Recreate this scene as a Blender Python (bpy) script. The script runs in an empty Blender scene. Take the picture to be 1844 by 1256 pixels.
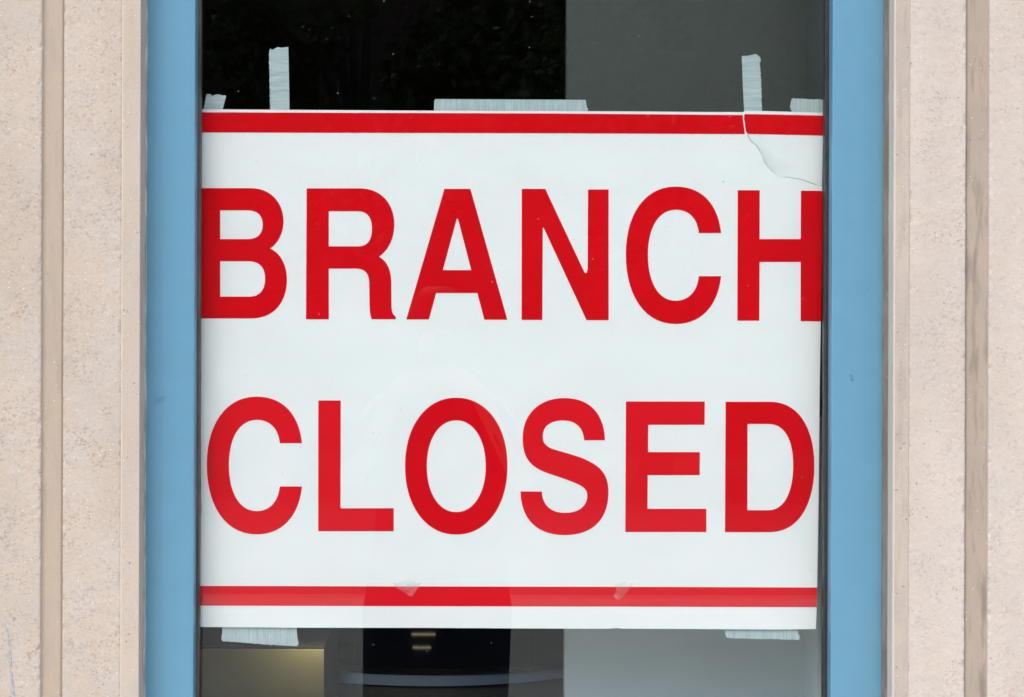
import bpy, bmesh, math, random
from mathutils import Vector, Matrix, noise
from mathutils.geometry import delaunay_2d_cdt
random.seed(7)
S = bpy.context.scene
C = S.collection
R = math.radians

# ---------------------------------------------------------------- calibration
D = 2.4            # camera to frame front, metres
K = 0.0008         # metres per photo pixel on the frame plane
CX, CY, ZC = 820.0, 628.0, 1.6
RS = 0.0032        # slight roll of the camera
def P(px, py, y=0.0, dy=0.0):
    u = px - CX; v = CY - py
    k = K * (D + y) / D
    return Vector(((u - v * RS) * k, y + dy, ZC + (v + u * RS) * k))
def PX(px, y=0.0):
    return (px - CX) * K * (D + y) / D

# ---------------------------------------------------------------- materials
def new_mat(name):
    m = bpy.data.materials.new(name); m.use_nodes = True
    nt = m.node_tree; nt.nodes.clear()
    out = nt.nodes.new('ShaderNodeOutputMaterial')
    return m, nt, out
def N(nt, t, **kw):
    n = nt.nodes.new(t)
    for k, v in kw.items():
        if k.startswith('i_'):
            n.inputs[k[2:].replace('_', ' ')].default_value = v
        else: setattr(n, k, v)
    return n
def L(nt, a, b): nt.links.new(a, b)
def c4(c): return (c[0], c[1], c[2], 1.0)
def ramp(nt, src, stops):
    r = nt.nodes.new('ShaderNodeValToRGB')
    e = r.color_ramp.elements
    while len(e) < len(stops): e.new(0.5)
    for i, (p, c) in enumerate(stops):
        e[i].position = p; e[i].color = c4(c) if isinstance(c, tuple) else (c, c, c, 1)
    L(nt, src, r.inputs[0]); return r
def mixc(nt, fac, a, b, mode='MIX'):
    m = nt.nodes.new('ShaderNodeMix'); m.data_type = 'RGBA'; m.blend_type = mode
    for s, v in ((0, fac), (6, a), (7, b)):
        if isinstance(v, (int, float)): m.inputs[s].default_value = v
        elif isinstance(v, tuple): m.inputs[s].default_value = c4(v)
        else: L(nt, v, m.inputs[s])
    return m.outputs[2]
def math_(nt, op, a, b=0.0, clamp=False):
    m = nt.nodes.new('ShaderNodeMath'); m.operation = op; m.use_clamp = clamp
    for i, v in enumerate((a, b)):
        if isinstance(v, (int, float)): m.inputs[i].default_value = v
        else: L(nt, v, m.inputs[i])
    return m.outputs[0]
def coords(nt, scale=(1, 1, 1), loc=(0, 0, 0)):
    g = nt.nodes.new('ShaderNodeNewGeometry')
    mp = nt.nodes.new('ShaderNodeMapping'); mp.inputs['Scale'].default_value = scale
    mp.inputs['Location'].default_value = loc
    L(nt, g.outputs['Position'], mp.inputs['Vector']); return mp.outputs[0]
def nz(nt, vec, scale, detail=4, rough=0.55):
    n = nt.nodes.new('ShaderNodeTexNoise'); n.inputs['Scale'].default_value = scale
    n.inputs['Detail'].default_value = detail; n.inputs['Roughness'].default_value = rough
    L(nt, vec, n.inputs['Vector']); return n.outputs[0]

def simple(name, col, rough=0.6, var=0.08, scale=30, bump=0.0, bscale=200, metallic=0, spec=0.5, coat=0, sc=(1,1,1)):
    m, nt, out = new_mat(name)
    b = nt.nodes.new('ShaderNodeBsdfPrincipled'); L(nt, b.outputs[0], out.inputs[0])
    v = coords(nt, sc)
    n = nz(nt, v, scale)
    r = ramp(nt, n, [(0.3, tuple(x * (1 - var) for x in col)), (0.7, tuple(min(1, x * (1 + var)) for x in col))])
    L(nt, r.outputs[0], b.inputs['Base Color'])
    b.inputs['Roughness'].default_value = rough; b.inputs['Metallic'].default_value = metallic
    b.inputs['Specular IOR Level'].default_value = spec
    b.inputs['Coat Weight'].default_value = coat
    b.inputs['Coat Roughness'].default_value = 0.12
    if bump:
        bp = nt.nodes.new('ShaderNodeBump'); bp.inputs['Strength'].default_value = bump
        bp.inputs['Distance'].default_value = 0.001
        L(nt, nz(nt, v, bscale), bp.inputs['Height']); L(nt, bp.outputs[0], b.inputs['Normal'])
    return m

def stone(name, tan, grey, loc, pit=0.5, grain=1.0, stain=0.0, white=1.0):
    """pitted limestone / cast stone"""
    m, nt, out = new_mat(name)
    b = nt.nodes.new('ShaderNodeBsdfPrincipled'); L(nt, b.outputs[0], out.inputs[0])
    v = coords(nt, (1, 1, 1), loc)
    patch = ramp(nt, nz(nt, v, 17, 5, 0.65), [(0.40, 0.0), (0.60, 1.0)]).outputs[0]
    col = mixc(nt, patch, tan, grey)
    fine = ramp(nt, nz(nt, v, 420, 4, 0.7), [(0.30, 0.0), (0.72, 1.0)]).outputs[0]
    col = mixc(nt, math_(nt, 'MULTIPLY', fine, 0.34 * grain), col, tuple(min(0.78, x * 1.26) for x in grey))
    dk = ramp(nt, nz(nt, coords(nt, (1, 1, 1.2), loc), 240, 3, 0.6), [(0.30, 1.0), (0.52, 0.0)]).outputs[0]
    cl0 = ramp(nt, nz(nt, coords(nt, (1, 1, .8), (loc[0] + 5, loc[1], loc[2])), 21, 4, 0.7), [(0.46, 0.0), (0.64, 1.0)]).outputs[0]
    amt = math_(nt, 'MULTIPLY', dk, math_(nt, 'ADD', 0.22 * grain, math_(nt, 'MULTIPLY', cl0, 0.62 * grain)))
    col = mixc(nt, amt, col, (tan[0] * 0.56, tan[1] * 0.56, tan[2] * 0.63))
    big = ramp(nt, nz(nt, coords(nt, (1.6, 1, .5), loc), 6, 4, 0.6), [(0.42, 0.0), (0.66, 1.0)]).outputs[0]
    col = mixc(nt, math_(nt, 'MULTIPLY', big, 0.22 * min(1, grain + .3)), col, (tan[0] * 0.62, tan[1] * 0.60, tan[2] * 0.56))
    # clusters of small pits
    vo = nt.nodes.new('ShaderNodeTexVoronoi'); vo.inputs['Scale'].default_value = 210
    wv = nt.nodes.new('ShaderNodeTexNoise'); wv.inputs['Scale'].default_value = 300; L(nt, v, wv.inputs['Vector'])
    vm = nt.nodes.new('ShaderNodeVectorMath'); vm.operation = 'MULTIPLY_ADD'; vm.inputs[1].default_value = (0.006, 0.006, 0.006)
    L(nt, wv.outputs['Color'], vm.inputs[0]); L(nt, coords(nt, (1, 1, 1.35), loc), vm.inputs[2])
    L(nt, vm.outputs[0], vo.inputs['Vector'])
    vo.inputs['Randomness'].default_value = 1.0
    sep = nt.nodes.new('ShaderNodeSeparateColor'); L(nt, vo.outputs['Color'], sep.inputs[0])
    cl = ramp(nt, nz(nt, v, 26, 3, 0.6), [(0.44, 0.0), (0.66, 1.0)]).outputs[0]
    thr = math_(nt, 'MULTIPLY', math_(nt, 'ADD', math_(nt, 'MULTIPLY', cl, 0.30), 0.03), pit)
    on = math_(nt, 'LESS_THAN', sep.outputs[0], thr)
    rad = math_(nt, 'MULTIPLY', sep.outputs[1], 0.36)
    hole = math_(nt, 'MULTIPLY', math_(nt, 'LESS_THAN', vo.outputs['Distance'], math_(nt, 'ADD', rad, 0.08)), on)
    rag = nz(nt, coords(nt, (1, 1, 1.3), loc), 230, 3, 0.62)
    lim_ = math_(nt, 'ADD', 0.285, math_(nt, 'MULTIPLY', cl, 0.095 * min(1.0, pit * 1.4)))
    hole2 = math_(nt, 'MULTIPLY', math_(nt, 'SUBTRACT', lim_, rag), 28.0, True)
    hole = math_(nt, 'MAXIMUM', hole, hole2) if pit > 0.1 else hole
    col = mixc(nt, math_(nt, 'MULTIPLY', hole, 0.55), col, (0.19, 0.165, 0.15))
    # pale crystals
    v2 = nt.nodes.new('ShaderNodeTexVoronoi'); v2.inputs['Scale'].default_value = 330
    L(nt, v, v2.inputs['Vector'])
    s2 = nt.nodes.new('ShaderNodeSeparateColor'); L(nt, v2.outputs['Color'], s2.inputs[0])
    wh = math_(nt, 'MULTIPLY', math_(nt, 'LESS_THAN', s2.outputs[0], 0.035 * white), math_(nt, 'LESS_THAN', v2.outputs['Distance'], 0.3))
    col = mixc(nt, math_(nt, 'MULTIPLY', wh, 0.7), col, (0.74, 0.72, 0.69))
    if stain:
        st = ramp(nt, nz(nt, coords(nt, (26, 8, 3.6), loc), 3.0, 4, 0.6), [(0.50, 0.0), (0.68, 1.0)]).outputs[0]
        col = mixc(nt, math_(nt, 'MULTIPLY', st, stain), col, tuple(x * 0.62 for x in tan))
    L(nt, col, b.inputs['Base Color'])
    b.inputs['Roughness'].default_value = 0.85; b.inputs['Specular IOR Level'].default_value = 0.25
    h = math_(nt, 'ADD', math_(nt, 'MULTIPLY', nz(nt, v, 300, 5, 0.7), grain), math_(nt, 'MULTIPLY', hole, -1.6))
    bp = nt.nodes.new('ShaderNodeBump'); bp.inputs['Strength'].default_value = 0.55
    bp.inputs['Distance'].default_value = 0.0009
    L(nt, h, bp.inputs['Height']); L(nt, bp.outputs[0], b.inputs['Normal'])
    return m

M = {}
M['stone_l'] = stone('limestone_left', (0.540, 0.447, 0.362), (0.518, 0.458, 0.405), (3.1, 0, 0.7), pit=0.75, grain=1.0)
M['stone_r'] = stone('limestone_right', (0.590, 0.508, 0.440), (0.565, 0.505, 0.458), (9.3, 2, 4.1), pit=0.50, grain=0.8)
M['smooth_l'] = stone('smooth_stone_left', (0.475, 0.385, 0.300), (0.445, 0.372, 0.305), (1.3, 5, 2.2), pit=0.03, grain=0.22, stain=0.22, white=0.2)
M['smooth_r'] = stone('smooth_stone_right', (0.430, 0.350, 0.285), (0.400, 0.335, 0.280), (6.3, 5, 8.2), pit=0.06, grain=0.28, stain=0.95, white=0.3)
M['margin_l'] = stone('margin_stone_left', (0.545, 0.455, 0.370), (0.530, 0.455, 0.390), (4.4, 1, 6.2), pit=0.35, grain=0.55, stain=0.12, white=0.5)
M['margin_r'] = stone('margin_stone_right', (0.520, 0.440, 0.375), (0.470, 0.405, 0.355), (2.4, 7, 1.9), pit=0.25, grain=0.5, stain=0.45, white=0.6)
M['highlit'] = stone('highlit_stone', (0.62, 0.55, 0.47), (0.58, 0.53, 0.47), (0, 3, 2), pit=0.04, grain=0.3, white=0.2)  # paler stone standing in for light caught on the chamfers
M['sealant_l'] = simple('sealant_light', (0.44, 0.40, 0.37), 0.8, 0.45, 90, 0.6, 400, sc=(1, 1, .25))
M['sealant_r'] = simple('sealant_dark', (0.20, 0.18, 0.155), 0.8, 0.22, 80, 0.6, 400, sc=(1, 1, .25))
M['blue'] = simple('blue_frame_paint', (0.125, 0.300, 0.435), 0.34, 0.025, 25, 0.10, 900, spec=0.5, coat=0.1)
M['gasket'] = simple('black_rubber', (0.028, 0.027, 0.028), 0.45, 0.35, 60, 0.3, 300)
M['gasket_l'] = simple('worn_rubber', (0.07, 0.065, 0.055), 0.5, 0.45, 30, 0.3, 300, sc=(1, 1, .4))
M['scratch'] = simple('scratch_mark', (0.12, 0.20, 0.28), 0.6)
M['chalk'] = simple('blue_pencil', (0.33, 0.40, 0.48), 0.8, 0.3, 300)

def paper_mat(name, col, rough, mott=0.02, spec=0.3):
    m, nt, out = new_mat(name)
    b = nt.nodes.new('ShaderNodeBsdfPrincipled'); L(nt, b.outputs[0], out.inputs[0])
    v = coords(nt)
    n = nz(nt, v, 7, 3, 0.5)
    r = ramp(nt, n, [(0.35, tuple(x * (1 - mott) for x in col)), (0.65, col)])
    L(nt, r.outputs[0], b.inputs['Base Color'])
    b.inputs['Roughness'].default_value = rough
    b.inputs['Specular IOR Level'].default_value = spec
    h = math_(nt, 'ADD', math_(nt, 'MULTIPLY', nz(nt, v, 9, 2, 0.5), 8.0), nz(nt, v, 60, 3, 0.5))
    bp = nt.nodes.new('ShaderNodeBump'); bp.inputs['Strength'].default_value = 0.4
    bp.inputs['Distance'].default_value = 0.0008
    L(nt, h, bp.inputs['Height']); L(nt, bp.outputs[0], b.inputs['Normal'])
    return m
M['paper'] = paper_mat('white_paper', (0.82, 0.835, 0.835), 0.5)
M['flap'] = paper_mat('white_paper_flap', (0.82, 0.835, 0.835), 0.5)
M['red'] = paper_mat('red_ink', (0.68, 0.0020, 0.008), 0.30, 0.06, 0.16)
M['red2'] = paper_mat('red_ink_scarlet', (0.72, 0.006, 0.015), 0.34, 0.03, 0.18)

def tape_mat(name, horizontal):
    m, nt, out = new_mat(name)
    b = nt.nodes.new('ShaderNodeBsdfPrincipled'); L(nt, b.outputs[0], out.inputs[0])
    sc = (3, 1, 60) if horizontal else (60, 1, 3)
    v = coords(nt, sc)
    n = nz(nt, v, 9.0, 4, 0.65)
    n2 = nz(nt, coords(nt), 55, 3, 0.5)
    w = ramp(nt, n, [(0.34, 0.0), (0.70, 1.0)]).outputs[0]
    col = mixc(nt, w, (0.33, 0.415, 0.43), (0.53, 0.61, 0.615))
    col = mixc(nt, math_(nt, 'MULTIPLY', ramp(nt, n2, [(0.5, 0.0), (0.7, 1.0)]).outputs[0], 0.45), col, (0.38, 0.50, 0.52))
    L(nt, col, b.inputs['Base Color']); b.inputs['Roughness'].default_value = 0.38
    bp = nt.nodes.new('ShaderNodeBump'); bp.inputs['Strength'].default_value = 0.7
    bp.inputs['Distance'].default_value = 0.0006
    L(nt, n, bp.inputs['Height']); L(nt, bp.outputs[0], b.inputs['Normal'])
    return m
M['tape_h'] = tape_mat('cloth_tape_cross_h', True)
M['tape_v'] = tape_mat('cloth_tape_cross_v', False)

def clear_mat():
    m, nt, out = new_mat('clear_tape')
    t = nt.nodes.new('ShaderNodeBsdfTransparent'); b = nt.nodes.new('ShaderNodeBsdfPrincipled')
    b.inputs['Base Color'].default_value = (0.8, 0.8, 0.8, 1); b.inputs['Roughness'].default_value = 0.25
    mx = nt.nodes.new('ShaderNodeMixShader')
    f = ramp(nt, nz(nt, coords(nt, (1, 1, 1)), 120, 3), [(0.35, 0.07), (0.7, 0.22)])
    L(nt, f.outputs[0], mx.inputs[0]); L(nt, t.outputs[0], mx.inputs[1]); L(nt, b.outputs[0], mx.inputs[2])
    L(nt, mx.outputs[0], out.inputs[0]); return m
M['clear'] = clear_mat()

def glass_mat():
    """thin architectural glass: straight-through transmission plus Fresnel reflection, a little dust"""
    m, nt, out = new_mat('window_glass')
    g = nt.nodes.new('ShaderNodeNewGeometry')
    ior = math_(nt, 'ADD', 1.52, math_(nt, 'MULTIPLY', g.outputs['Backfacing'], 1 / 1.52 - 1.52))
    fr = nt.nodes.new('ShaderNodeFresnel'); L(nt, ior, fr.inputs['IOR'])
    t = nt.nodes.new('ShaderNodeBsdfTransparent'); t.inputs[0].default_value = (0.965, 0.985, 0.98, 1)
    gl = nt.nodes.new('ShaderNodeBsdfGlossy'); gl.inputs['Roughness'].default_value = 0.0
    v = coords(nt)
    bp = nt.nodes.new('ShaderNodeBump'); bp.inputs['Strength'].default_value = 0.03; bp.inputs['Distance'].default_value = 0.001
    L(nt, nz(nt, v, 3.0, 1), bp.inputs['Height']); L(nt, bp.outputs[0], gl.inputs['Normal'])
    mx = nt.nodes.new('ShaderNodeMixShader')
    L(nt, fr.outputs[0], mx.inputs[0]); L(nt, t.outputs[0], mx.inputs[1]); L(nt, gl.outputs[0], mx.inputs[2])
    d = nt.nodes.new('ShaderNodeBsdfDiffuse'); d.inputs[0].default_value = (0.5, 0.5, 0.47, 1)
    vo = nt.nodes.new('ShaderNodeTexVoronoi'); vo.inputs['Scale'].default_value = 75; L(nt, v, vo.inputs['Vector'])
    sp = nt.nodes.new('ShaderNodeSeparateColor'); L(nt, vo.outputs['Color'], sp.inputs[0])
    dot = math_(nt, 'MULTIPLY', math_(nt, 'LESS_THAN', sp.outputs[0], 0.10),
                math_(nt, 'LESS_THAN', vo.outputs['Distance'], math_(nt, 'MULTIPLY', sp.outputs[1], 0.085)))
    m2 = nt.nodes.new('ShaderNodeMixShader'); L(nt, math_(nt, 'MULTIPLY', dot, 0.28), m2.inputs[0])
    L(nt, mx.outputs[0], m2.inputs[1]); L(nt, d.outputs[0], m2.inputs[2])
    L(nt, m2.outputs[0], out.inputs[0]); return m
M['glass'] = glass_mat()
M['panel_low'] = simple('lit_grey_panel', (0.50, 0.55, 0.57), 0.7, 0.03, 4)
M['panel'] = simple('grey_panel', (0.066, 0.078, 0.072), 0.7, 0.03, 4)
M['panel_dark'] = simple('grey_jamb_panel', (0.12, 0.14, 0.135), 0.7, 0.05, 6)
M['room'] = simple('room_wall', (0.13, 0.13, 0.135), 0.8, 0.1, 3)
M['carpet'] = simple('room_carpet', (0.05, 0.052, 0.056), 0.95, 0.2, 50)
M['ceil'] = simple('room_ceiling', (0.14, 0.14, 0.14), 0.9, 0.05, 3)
M['deskband'] = simple('desk_edge', (0.30, 0.46, 0.92), 0.5, 0.06, 5)
M['deskdark'] = simple('desk_body', (0.10, 0.12, 0.17), 0.5, 0.1, 5)
M['desktop'] = simple('desk_top', (0.012, 0.012, 0.014), 0.03, 0.1, 5)
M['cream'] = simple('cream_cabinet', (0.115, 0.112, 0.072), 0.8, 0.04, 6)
M['metal'] = simple('lamp_metal', (0.25, 0.24, 0.22), 0.35, 0.05, 9, metallic=1)
def emis(name, col, st):
    m, nt, out = new_mat(name)
    e = nt.nodes.new('ShaderNodeEmission'); e.inputs[0].default_value = c4(col); e.inputs[1].default_value = st
    L(nt, e.outputs[0], out.inputs[0]); return m
M['warm'] = emis('warm_light', (1.0, 0.84, 0.5), 0.42)
M['bulb'] = emis('warm_bulb', (1.0, 0.82, 0.45), 120)

# ---------------------------------------------------------------- object helpers
def tag(o, label=None, cat=None, group=None, kind=None):
    if label: o['label'] = label
    if cat: o['category'] = cat
    if group: o['group'] = group
    if kind: o['kind'] = kind
    return o
def empty(name, loc):
    o = bpy.data.objects.new(name, None); C.objects.link(o); o.location = loc
    o.empty_display_size = 0.05; return o
def mk(name, verts, faces, mat, parent=None, origin=None, smooth=False, solid=0):
    """one mesh object; verts are world coordinates"""
    me = bpy.data.meshes.new(name)
    if parent is not None: org = world_loc(parent)
    elif origin is not None: org = Vector(origin)
    else: org = Vector((0, 0, 0))
    me.from_pydata([tuple(Vector(v) - org) for v in verts], [], faces)
    me.validate(); me.update()
    me.materials.append(mat)
    if smooth:
        me.polygons.foreach_set('use_smooth', [True] * len(me.polygons))
    o = bpy.data.objects.new(name, me); C.objects.link(o)
    if parent is not None: o.parent = parent
    else: o.location = org
    if solid:
        md = o.modifiers.new('thickness', 'SOLIDIFY'); md.thickness = solid; md.offset = 0
        es = o.modifiers.new('split', 'EDGE_SPLIT'); es.split_angle = R(50)
    return o
def world_loc(o):
    v = Vector(o.location)
    while o.parent: o = o.parent; v = v + Vector(o.location)
    return v
def box(x0, x1, y0, y1, z0, z1):
    v = [(x0,y0,z0),(x1,y0,z0),(x1,y1,z0),(x0,y1,z0),(x0,y0,z1),(x1,y0,z1),(x1,y1,z1),(x0,y1,z1)]
    f = [(0,3,2,1),(4,5,6,7),(0,1,5,4),(1,2,6,5),(2,3,7,6),(3,0,4,7)]
    return v, f
def join(*parts):
    V, F = [], []
    for v, f in parts:
        n = len(V); V += list(v); F += [tuple(i + n for i in q) for q in f]
    return V, F
def bevel(o, w=0.003, seg=2):
    md = o.modifiers.new('bevel', 'BEVEL'); md.width = w; md.segments = seg; md.limit_method = 'ANGLE'
    return o

# ---------------------------------------------------------------- stone piers
ZT, ZB = 3.1, 0.15
zr = []
z = ZB
while z < ZT:
    zr.append(z)
    z += 0.0022 if 1.04 < z < 2.16 else 0.04
zr.append(ZT)
def strip(profile, rough, seed, back=0.0, edge=0.0):
    """profile: list of (x, y) extruded along z with rough relief on the front"""
    V, F = [], []
    n = len(profile)
    for zi in zr:
        for k, (x, y, w) in enumerate(profile):
            q = Vector((x * 1.0 + seed, y, zi))
            d = noise.noise(q * 120) * 0.5 + noise.noise(q * 260) * 0.35 + noise.noise(q * 40) * 0.5
            e = 0.0
            if w > 1:  # crumbled arris
                e = max(0.0, noise.noise(Vector((seed * 3.1, x * 30, zi * 95))) - 0.12) * edge
            V.append((x + noise.noise(Vector((seed, k, zi * 60))) * 0.0006 * (1 if w > 1 else 0), y + d * rough * min(w, 1) + e, zi))
    for i in range(len(zr) - 1):
        for k in range(n - 1):
            a = i * n + k
            F.append((a, a + 1, a + n + 1, a + n))
    return V, F
def face(x0, x1, y, step=0.0022, e0=True, e1=True, r=0.0022, depth0=None, depth1=None):
    """flat face from x0 to x1 (x0<x1) with rounded arrises going back to the given depths"""
    pr = []
    if depth0 is not None:
        pr += [(x0, depth0, 0), (x0, y + r * 1.4, 1)]
        pr += [(x0 + r * 0.3, y + r * 0.35, 2)]
    n = max(2, int((x1 - x0 - 2 * r) / step))
    for i in range(n + 1):
        x = x0 + r + (x1 - x0 - 2 * r) * i / n
        pr.append((x, y, 2 if (i == 0 or i == n) else 1))
    if depth1 is not None:
        pr += [(x1 - r * 0.3, y + r * 0.35, 2), (x1, y + r * 1.4, 1), (x1, depth1, 0)]
    return pr
YF = -0.0395    # rough face
YG = -0.0330    # groove floor
YM = -0.0415    # margin face
def pier(side, seed, pts, mats, label):
    """pts: pixel positions: groove_out, groove_in, arris, reveal edge, frame edge"""
    g0, g1, ar, rv, fr = pts
    sx = -1 if side == 'l' else 1
    root = empty('stone_wall', (sx * 0.9, 0.0, 0.15))
    tag(root, label, 'wall', 'fluted stone piers beside the window')
    xg0, xg1, xa, xr = PX(g0, YF), PX(g1, YF), PX(ar, YF), PX(rv, YM)
    far = sx * 2.6
    def add(name, xa_, xb_, y, da, db, mat, rough, edge, lab=None, r=0.0022, step=0.0022):
        lo, hi = (xa_, xb_) if xa_ < xb_ else (xb_, xa_)
        d0, d1 = (da, db) if xa_ < xb_ else (db, da)
        v, f = strip(face(lo, hi, y, step, r=r, depth0=d0, depth1=d1), rough, seed + lo, edge=edge)
        o = mk(name, v, f, mat, root, smooth=True)
        if lab: o['label'] = lab
        return o
    lim = xg0 + sx * 0.10      # finely modelled only where it shows
    add('rough_panel', lim, xg0, YF, 0.0, -0.032, mats[0], 0.0006, 0.004, 'rough outer stone face beyond the groove')
    add('rough_panel', xg1, xa + sx * -0.001, YF, -0.032, -0.030, mats[0], 0.0006, 0.004, 'rough stone face between groove and window')
    # coved groove
    lo, hi = sorted((xg0 + sx * 0.002, xg1 - sx * 0.001)); pr = []
    for i in range(33):
        t = i / 32; o_ = t if sx < 0 else 1 - t      # 0 at the outer edge, 1 at the edge next to the window
        pr.append((lo + (hi - lo) * t, YG - 0.0045 * max(0, 1 - o_ / 0.16) ** 1.6 + 0.0035 * max(0, (o_ - 0.87) / 0.13) ** 0.7, 1))
    v, f = strip(pr, 0.00012, seed + 20, edge=0)
    mk('groove', v, f, mats[1], root, smooth=True)['label'] = 'smooth recessed groove'
    # smooth margin, proud of the rough face, chamfered arrises with their highlight painted in
    def band(nm, prof, mat, lab, rough=0.0002):
        if sx > 0: prof = prof[::-1]
        v, f = strip([(a, b_, 1) for a, b_ in prof], rough, seed + 31, edge=0)
        mk(nm, v, f, mat, root, smooth=True)['label'] = lab
    c1 = 0.0022; c2 = 0.0010 if side == 'l' else 0.0022
    def ins(x0_, d): return x0_ - sx * d
    mid = [(ins(xa, c1) + (ins(xr, -c2) - ins(xa, c1)) * i / 14, YM) for i in range(15)]
    band('window_margin', mid, mats[2], 'smooth stone strip along the window')
    band('highlit_edge', [(xa, -0.034), (xa, YM + c1 * 0.8), (ins(xa, c1 * .5), YM + c1 * .3), (ins(xa, c1), YM)], mats[4], 'pale outer edge of the smooth strip, highlight in its colour', 0.0001)
    band('highlit_edge', [(ins(xr, -c2), YM), (ins(xr, -c2 * .4), YM + c2 * .35), (xr, YM + c2)], mats[4], 'pale edge at the reveal, highlight in its colour', 0.0001)
    band('reveal', [(xr, YM + c2), (xr, -0.03), (xr, -0.02), (xr, 0.010)], mats[2] if side == 'l' else mats[4], 'narrow return of the stone towards the frame', 0.0003)  # right return gets the paler stone, so its light is painted in
    # more of the fluted wall beyond the picture, coarse
    x = lim; bits = []
    a, b_ = sorted((x + sx * 0.0005, x + sx * 0.012)); bits.append(box(a, b_, YF + 0.0006, 0.0, ZB, ZT))
    x += sx * 0.012
    while abs(x) < abs(far):
        a, b_ = sorted((x, x + sx * 0.030)); bits.append(box(a, b_, YG, 0.0, ZB, ZT)); x += sx * 0.030
        a, b_ = sorted((x, x + sx * 0.165)); bits.append(box(a, b_, YF + 0.0006, 0.0, ZB, ZT)); x += sx * 0.165
    v, f = join(*bits); mk('rough_panel', v, f, mats[0], root)
    # core behind everything
    c0, c1 = sorted((xr + sx * 0.004, far)); v, f = box(c0, c1, 0.002, 0.11, ZB, ZT); mk('core', v, f, mats[0], root)
    # sealant bead against the frame
    xf = PX(fr, 0)
    V, F = [], []
    prof = [(xf - sx * 0.001, 0.003), (xf, -0.0035), (xf + sx * 0.003, -0.006), (xr - sx * 0.0004, -0.013), (xr + sx * 0.004, -0.014)]
    for zi in zr[::3]:
        for k, (x, y) in enumerate(prof):
            q = Vector((k * 3.3 + seed, 0, zi * 70)); q2 = Vector((k, seed, zi * 12))
            V.append((x + noise.noise(q) * 0.0007 + noise.noise(q2) * 0.0006, y + noise.noise(q2) * 0.001, zi))
    n = len(prof)
    for i in range(len(zr[::3]) - 1):
        for k in range(n - 1):
            a = i * n + k; F.append((a, a + 1, a + n + 1, a + n))
    mk('sealant_bead', V, F, mats[3], root, smooth=True)
    return root
wl = pier('l', 1.0, (74.5, 113, 218, 251.5, 262), (M['stone_l'], M['smooth_l'], M['margin_l'], M['sealant_l'], M['highlit']),
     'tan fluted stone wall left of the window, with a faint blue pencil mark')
wr = pier('r', 5.0, (1780, 1739, 1637, 1609, 1591), (M['stone_r'], M['smooth_r'], M['margin_r'], M['sealant_r'], M['highlit']),
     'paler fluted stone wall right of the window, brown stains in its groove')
# blue pencil line near the bottom left
pts = [(-2, 1119), (4, 1121), (10, 1127), (14, 1140), (17, 1160), (18, 1185), (20, 1215), (23, 1245), (25, 1262)]
V, F = [], []
sub = []
for i in range(len(pts) - 1):
    for t in range(6):
        a, b = pts[i], pts[i + 1]; sub.append((a[0] + (b[0] - a[0]) * t / 6, a[1] + (b[1] - a[1]) * t / 6))
for i, (x, y) in enumerate(sub):
    w = 0.6 + 1.0 * abs(noise.noise(Vector((i * .7, 0, 1)))) + (1.0 if y > 1180 else 0)
    j = noise.noise(Vector((i * .9, 3, 1))) * 1.0
    V.append(P(x - w + j, y, YF - 0.0010)); V.append(P(x + w + j, y, YF - 0.0010))
for i in range(len(sub) - 1):
    if random.random() > 0.12: F.append((2*i, 2*i+1, 2*i+3, 2*i+2))
mk('pencil_mark', V, F, M['chalk'], wl)

# lintel and sill, just out of the picture
for nm, z0, z1, lab in (('lintel', 2.62, ZT, 'plain stone lintel above the blue window frame'),
                        ('window_sill', 0.15, 0.52, 'plain stone sill below the blue window frame')):
    v, f = box(PX(251.5, YM) + .001, PX(1609, YM) - .001, -0.050 if nm == 'lintel' else -0.085, 0.11, z0, z1)
    o = mk(nm, v, f, M['margin_r'], origin=(0.1, 0, z0)); tag(o, lab, nm.replace('_', ' ')); bevel(o)

# ---------------------------------------------------------------- the window
win = empty('window', (PX(926), 0.03, 0.52))
tag(win, 'tall window in a sky blue metal frame with a single clear pane', 'window')
YGL0, YGL1 = 0.038, 0.044
XLo, XLi = PX(262) - 0.012, PX(350)
XRi, XRo = PX(1498), PX(1590.5) + 0.012
FZ0, FZ1 = 0.521, 2.619
def stile(xo, xi, sx):
    r = 0.0022
    # slightly crowned face, rounded arris, return to the glass and a rear leg
    prof = [(xo, 0.060), (xo, 0.0062)]
    for i in range(1, 9):
        t = i / 9; x = xo + (xi - xo) * t
        prof.append((x, 0.0005 - 0.0012 * t + 0.0048 * max(0, 1 - t * 1.5) ** 2))
    xe = xi - sx * 0.0
    for k in range(0, 6):
        a = k / 5 * math.pi / 2
        prof.append((xe - sx * r * (1 - math.sin(a)) , 0.0004 + r * (1 - math.cos(a))))
    prof += [(xi, 0.020), (xi, 0.0379), (xi - sx * 0.010, 0.0379), (xi - sx * 0.010, 0.060)]
    V, F = [], []
    zs = [FZ0 + (FZ1 - FZ0) * i / 60 for i in range(61)]
    for zi in zs:
        for (x, y) in prof: V.append((x, y + 0.00025 * noise.noise(Vector((x * 12, zi * 3, 0))), zi))
    n = len(prof)
    for i in range(60):
        for k in range(n):
            a = i * n + k; b = i * n + (k + 1) % n; F.append((a, b, b + n, a + n))
    return V, F
for xo, xi, sx, lb in ((XLo, XLi, 1, 'left blue frame upright'), (XRo, XRi, -1, 'right blue frame upright')):
    v, f = stile(xo, xi, sx)
    o = mk('frame_post', v, f, M['blue'], win); o['label'] = lb
    for p in o.data.polygons: p.use_smooth = True
    md = o.modifiers.new('n', 'WEIGHTED_NORMAL')
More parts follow.
